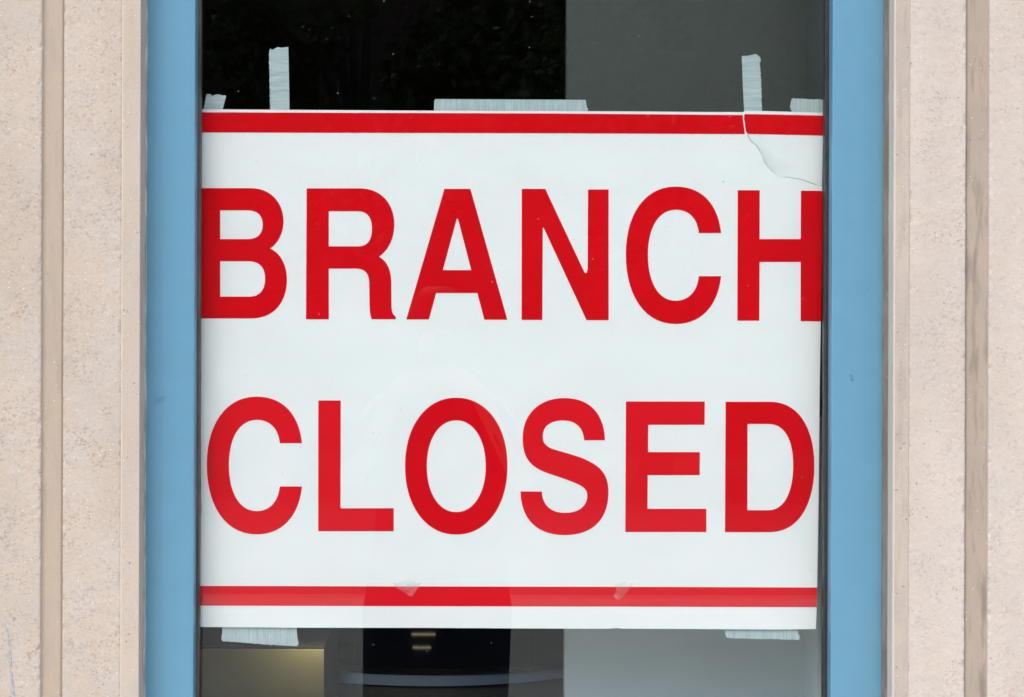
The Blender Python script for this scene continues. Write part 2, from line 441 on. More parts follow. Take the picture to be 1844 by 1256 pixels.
for z0, z1 in ((FZ0, FZ0 + 0.075), (FZ1 - 0.075, FZ1)):
    v, f = box(XLi + .0003, XRi - .0003, 0.0005, 0.0378, z0, z1); bevel(mk('frame_rail', v, f, M['blue'], win), 0.002)
def gasket(x, sx, mat, g):
    V, F = [], []
    prof = [(x, 0.0235), (x + sx * g * .65, 0.0237), (x + sx * g * .97, 0.0255), (x + sx * g, 0.0377), (x, 0.0377)]
    zs = [0.597 + (2.543 - 0.597) * i / 400 for i in range(401)]
    for zi in zs:
        j = noise.noise(Vector((sx, 0, zi * 9))) * 0.0005 + max(0, noise.noise(Vector((sx, 5, zi * 26))) - .35) * 0.0022
        for k, (px_, y) in enumerate(prof): V.append((px_ + (j * sx if 0 < k < 4 else 0), y, zi))
    n = 5
    for i in range(400):
        for k in range(n):
            a = i * n + k; b = i * n + (k + 1) % n; F.append((a, b, b + n, a + n))
    return mk('gasket', V, F, mat, win, smooth=False)
gasket(XLi, 1, M['gasket_l'], 0.0042); gasket(XRi, -1, M['gasket'], 0.0055)
v, f = box(XLi - 0.008, XRi + 0.008, YGL0, YGL1, FZ0 + 0.06, FZ1 - 0.06)
mk('glass_pane', v, f, M['glass'], win)
# scuffs on the paint
def ribbon(pts, w, y):
    V, F = [], []
    for i, (x, py) in enumerate(pts):
        ww = w * math.sin(math.pi * (i + 0.4) / (len(pts) - 0.2))
        V.append(P(x, py - ww, y)); V.append(P(x, py + ww, y))
    for i in range(len(pts) - 1): F.append((2*i, 2*i+1, 2*i+3, 2*i+2))
    return V, F
sc = []
for pts, w in (([(277, 724), (282, 721), (286, 718), (292, 716), (298, 713)], 0.9),
               ([(1568, 361), (1571, 362.5), (1574, 363)], 0.8), ([(1560, 519), (1562, 519.6), (1564, 519)], 0.9),
               ([(1531, 676), (1533, 676.5), (1535, 676)], 1.3), ([(313, 226), (316, 227), (318, 227)], 0.7),
               ([(1532, 682), (1535, 684), (1537, 682.5)], 1.4)):
    sc.append(ribbon(pts, w, -0.0018))
for v, f in sc: mk('scuff', v, f, M['scratch'], win)

# ---------------------------------------------------------------- polygon tools
def bez(path, n=14):
    """path: ('M',x,y) ('L',x,y) ('C',x1,y1,x2,y2,x3,y3)"""
    out = []
    cur = None
    for c in path:
        if c[0] in 'ML': out.append((c[1], c[2])); cur = (c[1], c[2])
        else:
            p0 = cur; p1 = (c[1], c[2]); p2 = (c[3], c[4]); p3 = (c[5], c[6])
            for i in range(1, n + 1):
                t = i / n; s = 1 - t
                out.append(tuple(s**3*p0[k] + 3*s*s*t*p1[k] + 3*s*t*t*p2[k] + t**3*p3[k] for k in (0, 1)))
            cur = p3
    return out
def inside(pt, poly):
    x, y = pt; r = False; n = len(poly); j = n - 1
    for i in range(n):
        xi, yi = poly[i]; xj, yj = poly[j]
        if (yi > y) != (yj > y) and x < (xj - xi) * (y - yi) / (yj - yi) + xi: r = not r
        j = i
    return r
def resample(poly, step):
    out = []
    for i in range(len(poly)):
        a, b = poly[i], poly[(i + 1) % len(poly)]
        d = math.hypot(b[0] - a[0], b[1] - a[1]); n = max(1, int(d / step))
        for k in range(n): out.append((a[0] + (b[0] - a[0]) * k / n, a[1] + (b[1] - a[1]) * k / n))
    return out
def fill(loops, step=12):
    loops = [resample(l, step) for l in loops]
    vs, es = [], []
    for l in loops:
        n = len(vs); vs += [Vector(p) for p in l]
        es += [(n + i, n + (i + 1) % len(l)) for i in range(len(l))]
    bd = list(vs)
    xs = [v.x for v in vs]; ys = [v.y for v in vs]
    def ins(p):
        c = False
        for l in loops: c ^= inside(p, l)
        return c
    gx = math.floor(min(xs) / step) * step
    while gx < max(xs):
        gy = math.floor(min(ys) / step) * step
        while gy < max(ys):
            if ins((gx, gy)) and all(abs(gx - b.x) + abs(gy - b.y) > step * 0.75 for b in bd): vs.append(Vector((gx, gy)))
            gy += step
        gx += step
    v2, e2, f2, *_ = delaunay_2d_cdt(vs, es, [], 0, 1e-4)
    F = []
    for f in f2:
        c = (sum(v2[i].x for i in f) / len(f), sum(v2[i].y for i in f) / len(f))
        ar = abs(sum(v2[f[i]].x * v2[f[(i + 1) % len(f)]].y - v2[f[(i + 1) % len(f)]].x * v2[f[i]].y for i in range(len(f)))) / 2
        if ar > 0.06 and ins(c): F.append(tuple(f))      # no slivers: they spoil the shading
    return [(v.x, v.y) for v in v2], F

# ---------------------------------------------------------------- the paper sign
YP = 0.0462
def wave(x, y):
    q = Vector((x / 260.0, y / 210.0, 0.3))
    w = 0.00055 * (1 + noise.noise(q)) + 0.0005 * noise.noise(Vector((x / 70, y / 85, 4)))
    # curls away from the glass towards the right edge and at the bottom corner
    if x > 1380: w += 0.0011 * ((x - 1380) / 100) ** 2
    w += 0.0006 * math.exp(-((x - 1112) / 26) ** 2 - ((y - 1133) / 22) ** 2) - 0.0003 * math.exp(-((x - 1140) / 20) ** 2 - ((y - 1133) / 22) ** 2)
    return max(0.0, w)
def dist_tear(x, y):
    return min(math.hypot(x - a, y - b) for a, b in TEAR)
TEAR0 = [(1339.7, 201.5), (1338.4, 213.7), (1340.2, 227), (1341.3, 236), (1347, 246), (1352.4, 255), (1361.4, 261.7),
         (1365.8, 268.3), (1372.5, 280.6), (1375.8, 294), (1387, 307.4), (1396, 314), (1402.6, 319.0), (1418, 319.6),
         (1440, 323), (1453.9, 327.4), (1467, 332.3)]
TEAR = []
for i in range(len(TEAR0) - 1):
    a, b = TEAR0[i], TEAR0[i + 1]
    for t in range(4):
        x = a[0] + (b[0] - a[0]) * t / 4; y = a[1] + (b[1] - a[1]) * t / 4
        k = 0.55 * noise.noise(Vector((x * 0.5, y * 0.5, 2)))
        TEAR.append((x + (k if t or i else 0), y + (k if t or i else 0)))
TEAR.append(TEAR0[-1])
def flapw(x, y):
    d = dist_tear(x, y)
    a = math.exp(-(d / 17) ** 2)
    fade = min(1, max(0, (1475 - x) / 60))
    s = 0.0042 * a * (0.12 + 0.88 * math.exp(-((x - 1385) / 38) ** 2 - ((y - 300) / 30) ** 2)) * fade
    return wave(x, y) + s + 0.0002 * min(1, fade * 2)
RE = [(1482.8, 203), (1481.2, 343), (1478.6, 578), (1476.5, 700), (1474.6, 900), (1472.8, 1000), (1471, 1092), (1469.4, 1133.4)]
def redge(y):
    for (x0, y0), (x1, y1) in zip(RE, RE[1:]):
        if y <= y1: return x0 + (x1 - x0) * max(0, (y - y0)) / (y1 - y0)
    return RE[-1][0]
root = empty('paper_sign', P(918, 1132, YP))
tag(root, 'white paper sign with red stripes reading BRANCH CLOSED, taped inside the window glass', 'sign')
def sheet(name, loops, mat, dy, wf=wave, step=12, solid=0, lab=None, parent=root):
    v2, F = fill(loops, step)
    V = [P(x, y, YP, wf(x, y) + dy) for x, y in v2]
    o = mk(name, V, F, mat, parent, smooth=True, solid=solid)
    me = o.data; bm = bmesh.new(); bm.from_mesh(me); bmesh.ops.recalc_face_normals(bm, faces=bm.faces)
    if sum(f.normal.y for f in bm.faces) > 0: bmesh.ops.reverse_faces(bm, faces=bm.faces)
    bm.to_mesh(me); bm.free()
    if lab: o['label'] = lab
    return o
XL = 357.5
top = [(XL, 197), (520, 198), (780, 199.6), (1050, 200.4), (1200, 201.4), (1338.5, 202.2)]
bot = [(1469.4, 1133.4), (1400, 1134.2), (1300, 1133.4), (1120, 1132.6), (1112, 1131.2), (1096, 1132.9), (900, 1131.9), (760, 1131.2), (560, 1131.0), (XL, 1129.6)]
rr = [(1480.9, 334)] + RE[1:-1]
main = top + TEAR[1:] + [(1474, 334.5)] + rr + bot
sheet('sheet', [main], M['paper'], 0.0, step=9, solid=0.00016)
def up(y): return y - 2.2
flap = [(1340.9, 199.4), (1400, 200.8), (1483.4, 203.0)] + [(1480.9, 333.6), (1474, 334.1)] + [(x + 0.9, y - 0.7) for x, y in TEAR[::-1][1:-1]]
sheet('torn_corner', [flap], M['flap'], 0.00022, wf=flapw, step=6, solid=0.00016, lab='torn upper right corner of the sheet')
# ragged white fibre along the tear
fib = []
tt = [p for p in TEAR if p[1] < 246]
lft = [(x - 0.5 - 1.1 * abs(noise.noise(Vector((y * .3, 1, 1)))) * 2.0 * (1 - abs(y - 218) / 40), y) for x, y in tt]
sheet('torn_edge', [lft + [(x + 1.3, y) for x, y in tt[::-1]]], M['paper'], -0.00045, step=4, lab='ragged white paper fibre along the tear')
t2 = [p for p in TEAR if 1396 <= p[0] <= 1412]
sheet('torn_edge', [[(x - .4, y + 1.3) for x, y in t2] + [(x + .5, y - 1.0) for x, y in t2[::-1]]], M['paper'], -0.0004, step=4)
INK = -0.00042
# stripes
sheet('border_stripe', [[(XL, 202.6), (600, 203.4), (1000, 204.8), (1337.6, 207.5), (1338.6, 220), (1341.2, 241.8), (1000, 240.3), (600, 239.4), (XL, 238.8)]], M['red'], INK, step=11, lab='red stripe along the top edge')
tc = [p for p in TEAR if 206 < p[1] < 241.5]
sheet('border_stripe', [[(1341.3, 205.6), (1483, 208.2), (1482, 244.2), (1347.0, 241.5)] + [(x + 1.7, y - .5) for x, y in tc[::-1]]], M['red'], INK + 0.0002, wf=flapw, step=6, lab='top red stripe on the torn corner')
sheet('border_stripe', [[(XL, 1055.6), (700, 1056.4), (1100, 1057.2), (redge(1057), 1058.4), (redge(1093), 1093.8), (1100, 1092.6), (700, 1091.8), (XL, 1091.0)]], M['red2'], INK, step=11, lab='red stripe along the bottom edge')
def cletter(ox, oy, sy=1.0):
    p = [('M',1298.6,420),('C',1293,368,1264,336.3,1217,336.3),('C',1160,336.3,1127,388,1127,458),('C',1127,532,1160,583.8,1217,583.8),
         ('C',1262,583.8,1293,552,1298.6,497.7),('L',1258.5,497.7),('C',1256,525,1240,542,1217,542),('C',1185,542,1166.9,508,1166.9,459),
         ('C',1166.9,412,1185,378,1217,378),('C',1240,378,1256,393,1258.5,420)]
    return [[(x + ox, 336.3 + (y - 336.3) * sy + oy) for x, y in bez(p)]]
def ell(cx, cy, rx, ry, e=2.12, n=72):
    out = []
    for i in range(n):
        a = 2 * math.pi * i / n; c, s = math.cos(a), math.sin(a)
        out.append((cx + rx * math.copysign(abs(c) ** (2 / e), c), cy + ry * math.copysign(abs(s) ** (2 / e), s)))
    return out
LET = []
LET.append(('B', [bez([('M',XL,339.2),('L',452,339.2),('C',488,339.2,510.5,366,510.5,399),('C',510.5,420,501,438,486.5,447.8),
    ('C',505,456,516.6,478,516.6,504),('C',516.6,545,493,573.7,453,573.7),('L',XL,573.7)]),
    bez([('M',396.5,379),('L',445,379),('C',463,379,473,388,473,405),('C',473,422,463,431,445,431),('L',396.5,431)]),
    bez([('M',396.5,470.7),('L',447,470.7),('C',467,470.7,477.3,482,477.3,502),('C',477.3,523,467,534.5,449,534.5),('L',396.5,534.5)])]))
LET.append(('R', [bez([('M',552.2,339.6),('L',648,339.6),('C',686,339.6,710,367,710,404),('C',710,430,700,450,682.7,462.7),
    ('C',698,472,704.5,487,704.5,510),('L',705,552),('C',705.5,562,707,566,711,569),('L',713,572),('L',713,575.3),('L',669.3,575.3),
    ('C',666,566,665.3,556,665.3,545),('L',664.9,512),('C',664.9,492,657,484,640,484),('L',592,484),('L',592,575.3),('L',551,575.3)]),
    bez([('M',592,380.7),('L',645,380.7),('C',661,380.7,669.8,392,669.8,412),('C',669.8,434,661,444,645,444),('L',592,444)])]))
LET.append(('A', [[(800.3,340.5),(847,340.5),(913.6,576),(872.3,576),(859.4,528),(785.3,528),(772.4,575.6),(731.6,575.6)],
    [(822.6,394),(824.6,394),(848.7,486.8),(797.4,486.8)]]))
LET.append(('N', [[(939.6,340.5),(982,340.5),(1052.5,491),(1054.5,492),(1056.6,492),(1058.2,485),(1059,341.6),(1096,341.6),(1096,576.9),
    (1056.2,576.9),(979.5,411.5),(978.2,409.9),(977.4,411.5),(976.6,576.5),(939.2,576.5)]]))
LET.append(('C', cletter(0, 0)))
LET.append(('H', [[(1328.5,343),(1368.2,343),(1368.0,431),(1442,431),(1442.3,343.8),(redge(344)+.2,344),(redge(578)+.2,578.9),(1441.8,578.6),
    (1441.8,472),(1367.9,472),(1367.3,577.8),(1327.8,577.8)]]))
LET.append(('C', cletter(372.3 - 1127 , 714.6 - 336.3, 248.1 / 247.5)))
LET.append(('L', [[(573.2,721.6),(613.6,721.6),(613.1,913.5),(613.8,915.3),(615.5,915.8),(709,915.6),(709,957),(573,957)]]))
LET.append(('O', [ell(821.6, 839.8, 92.2, 123.2), ell(821.6, 839.9, 53.0, 82.6)]))
LET.append(('S', [bez([('M',1089.5,793.2),('C',1088,745,1062,717.2,1016.5,717.2),('C',970,717.2,941.2,747,941.2,789.2),
    ('C',941.2,822,952,840,985,852),('C',1005,859,1022,864,1034,869.5),('C',1050,876,1057.6,881,1057.6,893),
    ('C',1057.6,912,1042,924,1017.7,924),('C',992,924,976.5,910,975.8,885.5),('L',937.4,885.5),('C',938,935,967,964,1016.5,964),
    ('C',1068,964,1095.7,935,1095.7,887.3),('C',1095.7,855,1083,840,1050,826),('C',1033,819.5,1012,814,994.3,808.6),
    ('C',982,803,977.5,798,977.5,786),('C',977.5,768,991,757.5,1014,757.5),('C',1037,757.5,1050,770,1052.2,793.2)])]))
LET.append(('E', [[(1127.2,723.4),(1269.2,723.4),(1268.8,765.3),(1167.3,765.3),(1167,814.6),(1260.3,814.6),(1260,856),(1166.4,856),
    (1166,916.7),(1272,916.7),(1272,958.4),(1126,958.4)]]))
LET.append(('D', [bez([('M',1306.7,723.9),('L',1387,723.9),('C',1436,723.9,1466.8,768,1466.8,840),('C',1466.8,912,1436,958.6,1387,958.6),('L',1305.5,958.6)]),
    bez([('M',1346.3,763.8),('L',1384,763.8),('C',1412,763.8,1428.4,790,1428.4,838),('C',1428.4,888,1412,919.2,1384,919.2),('L',1345.8,919.2)])]))
for i, (ch, loops) in enumerate(LET):
    word = 'BRANCH' if i < 6 else 'CLOSED'
    sheet('letter', loops, M['red'] if i < 6 or ch in 'OD' else M['red2'], INK, step=11, lab='red letter %s of %s' % (ch, word))
# a speck on the paper
sheet('speck', [[(1301.5, 327), (1303.2, 326.6), (1303.6, 328.4), (1301.9, 328.6)]], M['scratch'], INK, step=8)

# ---------------------------------------------------------------- cloth tape
def tape(pts, hidden, mat, label, ragged=(), seed=0):
    """pts: visible outline; ragged: edges (index of first point) given a frayed outline"""
    out = []
    n = len(pts)
    for i in range(n):
        a, b = pts[i], pts[(i + 1) % n]
        out.append(a)
        if i in ragged:
            d = math.hypot(b[0] - a[0], b[1] - a[1]); k = int(d / 1.3)
            nx, ny = (b[1] - a[1]) / d, -(b[0] - a[0]) / d
            for j in range(1, k):
                t = j / k
                r = noise.noise(Vector((seed * 9.1 + i, j * 0.55, 0))) * 0.9 + (random.random() ** 6) * 1.8
                out.append((a[0] + (b[0] - a[0]) * t + nx * r, a[1] + (b[1] - a[1]) * t + ny * r))
    v2, F = fill([out], 5)
    V = []
    for x, y in v2:
        w = 0.00035 * noise.noise(Vector((x / 14, y / 14, seed)))
        V.append(P(x, y, YP, 0.0032 + w))
    cx = sum(p[0] for p in pts) / n; cy = sum(p[1] for p in pts) / n
    o = mk('tape_strip', V, F, mat, origin=P(cx, cy, YP + 0.0032), smooth=True, solid=0.00025)
    tag(o, label, 'tape', 'strips of pale cloth tape holding the sign')
tape([(364.5, 204), (371, 170), (376, 169.4), (380, 172), (384, 172), (388, 170), (393, 169.6), (399, 171.6), (406.7, 172), (400.5, 197), (399, 212), (363, 212)],
     0, M['tape_h'], 'short slanted tape tab sticking up at the upper left corner of the sign', (1, 2, 3, 4, 5, 6), 1)
tape([(484.2, 92), (486, 87.7), (491, 89.8), (495, 87), (499.5, 84.6), (507, 85.6), (518.7, 84), (520.2, 150), (521.3, 214), (486.8, 214), (485.4, 150)],
     0, M['tape_h'], 'tall upright tape strip above the letters B and R, against the black interior', (9, 10, 1, 2, 3), 2)
tape([(781.2, 214), (782, 180.6), (786, 178.2), (1054.6, 179.6), (1058.6, 200), (1060, 214)],
     0, M['tape_v'], 'long horizontal tape strip at the middle of the sign\'s top edge', (1, 3), 3)
tape([(1336.4, 101), (1350, 99.8), (1361, 97), (1365, 99), (1369.8, 103.4), (1368.6, 113), (1370.6, 140), (1372.5, 199), (1373, 214), (1341.6, 214), (1338.6, 160)],
     0, M['tape_h'], 'tall upright tape strip above the torn corner, in front of the grey panel', (4, 5, 6, 0), 4)
tape([(1427, 177), (1486, 179.8), (1488, 214), (1429, 214), (1427.5, 201), (1423.8, 192), (1425, 183)],
     0, M['tape_v'], 'short horizontal tape piece at the upper right corner of the sign, beside the frame', (0, 3, 4, 5, 6), 5)
tape([(397, 1118), (536, 1118), (533.8, 1136), (535, 1148), (537.6, 1161), (534.4, 1164.8), (500, 1163), (440, 1158.4), (400.4, 1155.4), (397.8, 1152), (400, 1138)],
     0, M['tape_v'], 'wide slightly slanted tape piece under the bottom left of the sign', (6, 7), 6)
tape([(1306, 1118), (1434, 1118), (1437, 1136), (1438, 1143), (1440.8, 1145), (1440.4, 1153.4), (1380, 1151.5), (1320, 1150.4), (1311.6, 1149.6), (1306.8, 1145)],
     0, M['tape_v'], 'thin frayed tape piece under the bottom right of the sign', (5, 6, 7, 8), 7)
def clear(loop, label):
    v2, F = fill([loop], 6)
    V = [P(x, y, YP, wave(x, y) - 0.00045) for x, y in v2]
    cx = sum(p[0] for p in loop) / len(loop); cy = sum(p[1] for p in loop) / len(loop)
    o = mk('clear_tape', V, F, M['clear'], origin=P(cx, cy, YP), smooth=True, solid=0.0001)
    tag(o, label, 'clear tape', 'scraps of clear tape on the lower stripe')
clear([(708, 1050), (734, 1046), (758, 1050), (754, 1057), (741, 1075), (737, 1073), (712, 1057)], 'triangular scrap of clear tape on the bottom red stripe, below the letter O')
clear([(1108, 1052), (1126, 1047), (1140, 1051), (1135, 1057.8), (1120, 1077.5), (1114, 1081.5), (1104, 1074.7), (1110, 1066)], 'folded scrap of clear tape on the bottom red stripe, below the letter E')

# ---------------------------------------------------------------- room behind the glass
RX0, RX1, RY1, RZ1 = -2.6, 2.6, 6.2, 2.9
def st(name, b, mat):
    o = mk(name, *b, mat); tag(o, kind='structure'); return o
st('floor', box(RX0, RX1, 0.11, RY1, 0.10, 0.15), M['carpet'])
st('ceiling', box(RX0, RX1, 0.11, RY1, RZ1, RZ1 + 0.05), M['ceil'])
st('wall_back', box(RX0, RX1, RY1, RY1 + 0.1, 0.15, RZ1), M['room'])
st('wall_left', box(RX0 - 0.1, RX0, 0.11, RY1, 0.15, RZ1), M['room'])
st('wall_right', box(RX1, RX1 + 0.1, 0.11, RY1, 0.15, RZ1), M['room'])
# roof slab so no light leaks past the facade
st('roof', box(-2.8, 2.8, -0.02, RY1 + 0.1, 3.12, 3.3), M['room'])
# grey panel close behind the right half of the pane
YB = 0.235
x0, x1 = PX(1018.5, YB), PX(1450, YB) - 0.0005
rootp = empty('partition', (x0, YB, 0.15))
tag(rootp, 'grey partition standing behind the right half of the window', 'partition')
mk('upper_board', *box(x0, PX(1448, YB) + 0.05, YB, YB + 0.03, 1.501, 2.88), M['panel'], rootp)
mk('lower_board', *box(x0, PX(1448, YB) + 0.05, YB, YB + 0.03, 0.151, 1.50), M['panel_low'], rootp)  # same panel, coloured paler to stand in for light on its lower part
# side return from the window to the board
xa, xb = XRi + 0.012, PX(1449, YB)
V = [(xa, 0.065, 0.16), (xb, YB - .001, 0.16), (xb, YB - .001, 2.87), (xa, 0.065, 2.87), (xa + .02, 0.065, 0.16), (xb + .02, YB - .001, 0.16), (xb + .02, YB - .001, 2.87), (xa + .02, 0.065, 2.87)]
lowV = [(a, b, 1.5 if c > 2 else c) for a, b, c in V]; V = [(a, b, 1.501 if c < 1 else c) for a, b, c in V]
M['panel_low2'] = simple('lit_return', (0.62, 0.68, 0.70), 0.7, 0.04, 6)
mk('lower_return', lowV, [(0, 3, 2, 1), (4, 5, 6, 7), (0, 1, 5, 4), (3, 7, 6, 2), (0, 4, 7, 3), (1, 2, 6, 5)], M['panel_low2'], rootp)  # paler than the upper return, the extra light is in the colour
mk('upper_return', V, [(0, 3, 2, 1), (4, 5, 6, 7), (0, 1, 5, 4), (3, 7, 6, 2), (0, 4, 7, 3), (1, 2, 6, 5)], M['panel_dark'], rootp)
# round desk
def disc(cx, cy, r, z0, z1, n=96, r2=None):
    r2 = r if r2 is None else r2
    V = [(cx + r * math.cos(2*math.pi*i/n), cy + r * math.sin(2*math.pi*i/n), z0) for i in range(n)]
    V += [(cx + r2 * math.cos(2*math.pi*i/n), cy + r2 * math.sin(2*math.pi*i/n), z1) for i in range(n)]
    F = [(i, (i + 1) % n, n + (i + 1) % n, n + i) for i in range(n)] + [tuple(range(n))[::-1], tuple(range(n, 2 * n))]
    return V, F
yd = 1.95 + 0.62; xd = PX(772, 1.95)
desk = empty('round_desk', (xd, yd, 0.15))
tag(desk, 'round dark desk with a blue-grey edge band, inside below the sign', 'desk')
mk('desk_top', *disc(xd, yd, 0.635, 0.752, 0.766), M['desktop'], desk, smooth=False)
mk('edge_band', *disc(xd, yd, 0.62, 0.718, 0.7515), M['deskband'], desk)
mk('desk_body', *disc(xd, yd, 0.60, 0.151, 0.7175), M['deskdark'], desk)
# cream cabinet at the left, lit from above
yc = 1.3
xc0, xc1 = PX(372, yc) - 0.4, PX(585, yc)
zc = P(500, 1170, yc).z
cab = empty('cabinet', ((xc0 + xc1) / 2, yc, 0.15))
tag(cab, 'low cream cabinet inside, at the bottom left, its corner lit by warm lamp light', 'cabinet')
mk('carcass', *box(xc0, xc1, yc, yc + 0.45, 0.151, zc), M['cream'], cab)
bevel(mk('cabinet_top', *box(xc0, xc1, yc + .002, yc + 0.45, zc + .0005, zc + 0.006), M['desktop'], cab), 0.002)
lamp = empty('downlight', (PX(574, 1.24), 1.266, 1.03))
tag(lamp, 'small warm lamp above the cream cabinet, hidden behind the sign', 'lamp')
lx, ly = PX(574, 1.24), 1.266
mk('lamp_shade', *disc(lx, ly, 0.03, 1.05, 1.10, 24, 0.02), M['metal'], lamp)
mk('bulb', *disc(lx, ly, 0.022, 1.032, 1.0495, 24), M['bulb'], lamp)
mk('stem', *disc(lx, ly, 0.004, 1.1005, 2.899, 8), M['metal'], lamp)
# two small warm light strips far inside
for px0, px1, py, lab in ((741, 784, 1143, 'upper of the two short warm light strips glowing far inside, mirrored in the desk top'),
                          (743, 776, 1167, 'lower of the two short warm light strips glowing far inside, mirrored in the desk top')):
    ys = 5.2
    a, b = P(px0, py, ys), P(px1, py, ys)
    a.z = b.z = 2 * 0.766 - a.z      # they show mirrored in the polished desk top
    r_ = empty('light_strip', ((a.x + b.x) / 2, ys, a.z)); tag(r_, lab, 'light strip', 'warm light strips inside')
    mk('housing', *box(a.x - .02, b.x + .02, ys + .0125, ys + 0.04, a.z - .012, a.z + .012), M['deskdark'], r_)
    mk('light_tube', *box(a.x, b.x, ys, ys + 0.012, a.z - .0020, a.z + .0020), M['warm'], r_)
v, f = box(P(640, 1000, 5.25).x, P(960, 1000, 5.25).x, 5.245, 5.6, 0.151, 1.5)
o = mk('filing_cabinet', v, f, M['deskdark'], origin=(0, 5.4, 0.15)); bevel(o); tag(o, 'dark filing cabinet at the back of the dark room carrying the light strips', 'cabinet')

# ---------------------------------------------------------------- street side (seen only as reflection in the pane)
M['paving'] = simple('pavement_slab', (0.46, 0.475, 0.44), 0.85, 0.15, 3, 0.5, 60)
M['asphalt'] = simple('asphalt', (0.13, 0.13, 0.13), 0.9, 0.2, 8, 0.6, 80)
M['kerb'] = simple('kerb_stone', (0.35, 0.34, 0.32), 0.8, 0.1, 12)
M['grass'] = simple('ground_soil', (0.05, 0.07, 0.03), 0.95, 0.3, 6)
st('ground', box(-400, 400, -400, 400, -0.12, -0.02), M['grass'])
st('pavement', box(-30, 30, -8.2, -0.13, -0.015, 0.0), M['paving'])
st('plinth', box(-2.7, 2.7, -0.12, 0.10, -0.01, 0.149), M['margin_l'])
st('kerb', box(-30, 30, -8.35, -8.21, -0.016, 0.0), M['kerb'])
st('road', box(-30, 30, -15, -8.36, -0.019, -0.012), M['asphalt'])
M['bark'] = simple('bark', (0.09, 0.07, 0.05), 0.9, 0.3, 20, 0.8, 40, sc=(1, 1, .2))
M['leaf'] = simple('leaf', (0.13, 0.175, 0.06), 0.6, 0.45, 2.2)
def tree(cx, cy, h, rad, seed, label):
    rnd = random.Random(seed)
    t = empty('street_tree', (cx, cy, 0)); tag(t, label, 'tree', 'street trees opposite the window')
    V, F = [], []
    def limb(a, b, r0, r1, n=8):
        a, b = Vector(a), Vector(b); d = (b - a).normalized()
        u = d.orthogonal().normalized(); w = d.cross(u); base = len(V)
        for k in range(4):
            tt = k / 3; c = a.lerp(b, tt) + Vector((rnd.uniform(-1, 1), rnd.uniform(-1, 1), 0)) * r0 * 0.3
            r = r0 + (r1 - r0) * tt
            for i in range(n): V.append(c + (u * math.cos(6.283 * i / n) + w * math.sin(6.283 * i / n)) * r)
        for k in range(3):
            for i in range(n):
                p = base + k * n + i; q = base + k * n + (i + 1) % n; F.append((p, q, q + n, p + n))
    limb((cx, cy, -0.02), (cx + .1, cy, h * 0.4), 0.22, 0.14)
    tips = []
    for i in range(9):
        a = 6.283 * i / 9 + rnd.uniform(-.3, .3); rr_ = rad * rnd.uniform(.4, .8)
        tip = (cx + rr_ * math.cos(a), cy + rr_ * math.sin(a), h * rnd.uniform(.45, .9)); tips.append(tip)
        limb((cx + .1, cy, h * rnd.uniform(.26, .4)), tip, 0.08, 0.02, 6)
    mk('trunk', V, F, M['bark'], t, smooth=True)
    LV, LF = [], []
    clumps = [Vector(q) for q in tips]
    for i in range(60):
        a = rnd.uniform(0, 6.283); e = rnd.uniform(-1, 1); k = rnd.uniform(.55, 1)
        s = math.sqrt(1 - e * e)
        clumps.append(Vector((cx + rad * k * s * math.cos(a), cy + rad * k * s * math.sin(a), h * 0.60 + h * 0.40 * k * e)))
    for c in clumps:
        cr = rnd.uniform(.5, 1.0)
        for i in range(150):
            d = Vector((rnd.gauss(0, 1), rnd.gauss(0, 1), rnd.gauss(0, .8))); d = d.normalized() * cr * rnd.random() ** .4
            p = c + d; s = rnd.uniform(.06, .13)
            u = Vector((rnd.gauss(0, 1), rnd.gauss(0, 1), rnd.gauss(0, .5))).normalized(); w = u.orthogonal().normalized()
            b = len(LV); LV += [p - u * s, p + w * s * .55, p + u * s, p - w * s * .55]; LF.append((b, b + 1, b + 2, b + 3))
    mk('crown', LV, LF, M['leaf'], t)
tree(-5.2, -19.0, 9.5, 3.2, 1, 'leafy street tree opposite, farthest left facing the street')
tree(-1.4, -19.6, 10.5, 3.4, 2, 'tall leafy street tree opposite, directly facing the window')
tree(2.6, -18.8, 9.8, 3.2, 3, 'leafy street tree opposite, right of the tall one')
tree(6.4, -19.4, 10.0, 3.3, 4, 'leafy street tree opposite, farthest right facing the street')
M['brick'] = simple('dark_brick', (0.20, 0.11, 0.085), 0.85, 0.2, 14, 0.4, 60)
M['darkglass'] = simple('dark_window', (0.02, 0.022, 0.025), 0.15, 0.1, 3)
bl = empty('brick_building', (0, -27, 0)); tag(bl, 'dark brick building behind the street trees opposite', 'building')
mk('wall', *box(-16, 16, -33, -27, -0.02, 9.5), M['brick'], bl)
mk('roof', *box(-16.3, 16.3, -33.3, -26.7, 9.505, 9.8), M['deskdark'], bl)
for r_ in range(3):
    for c_ in range(9):
        x = -13.5 + c_ * 3.3; z0 = 1.0 + r_ * 2.9
        w = mk('window', *box(x, x + 1.3, -26.995, -26.95, z0, z0 + 1.7), M['brick'], bl)
        mk('pane', *box(x + .08, x + 1.22, -26.949, -26.93, z0 + .08, z0 + 1.62), M['darkglass'], w)

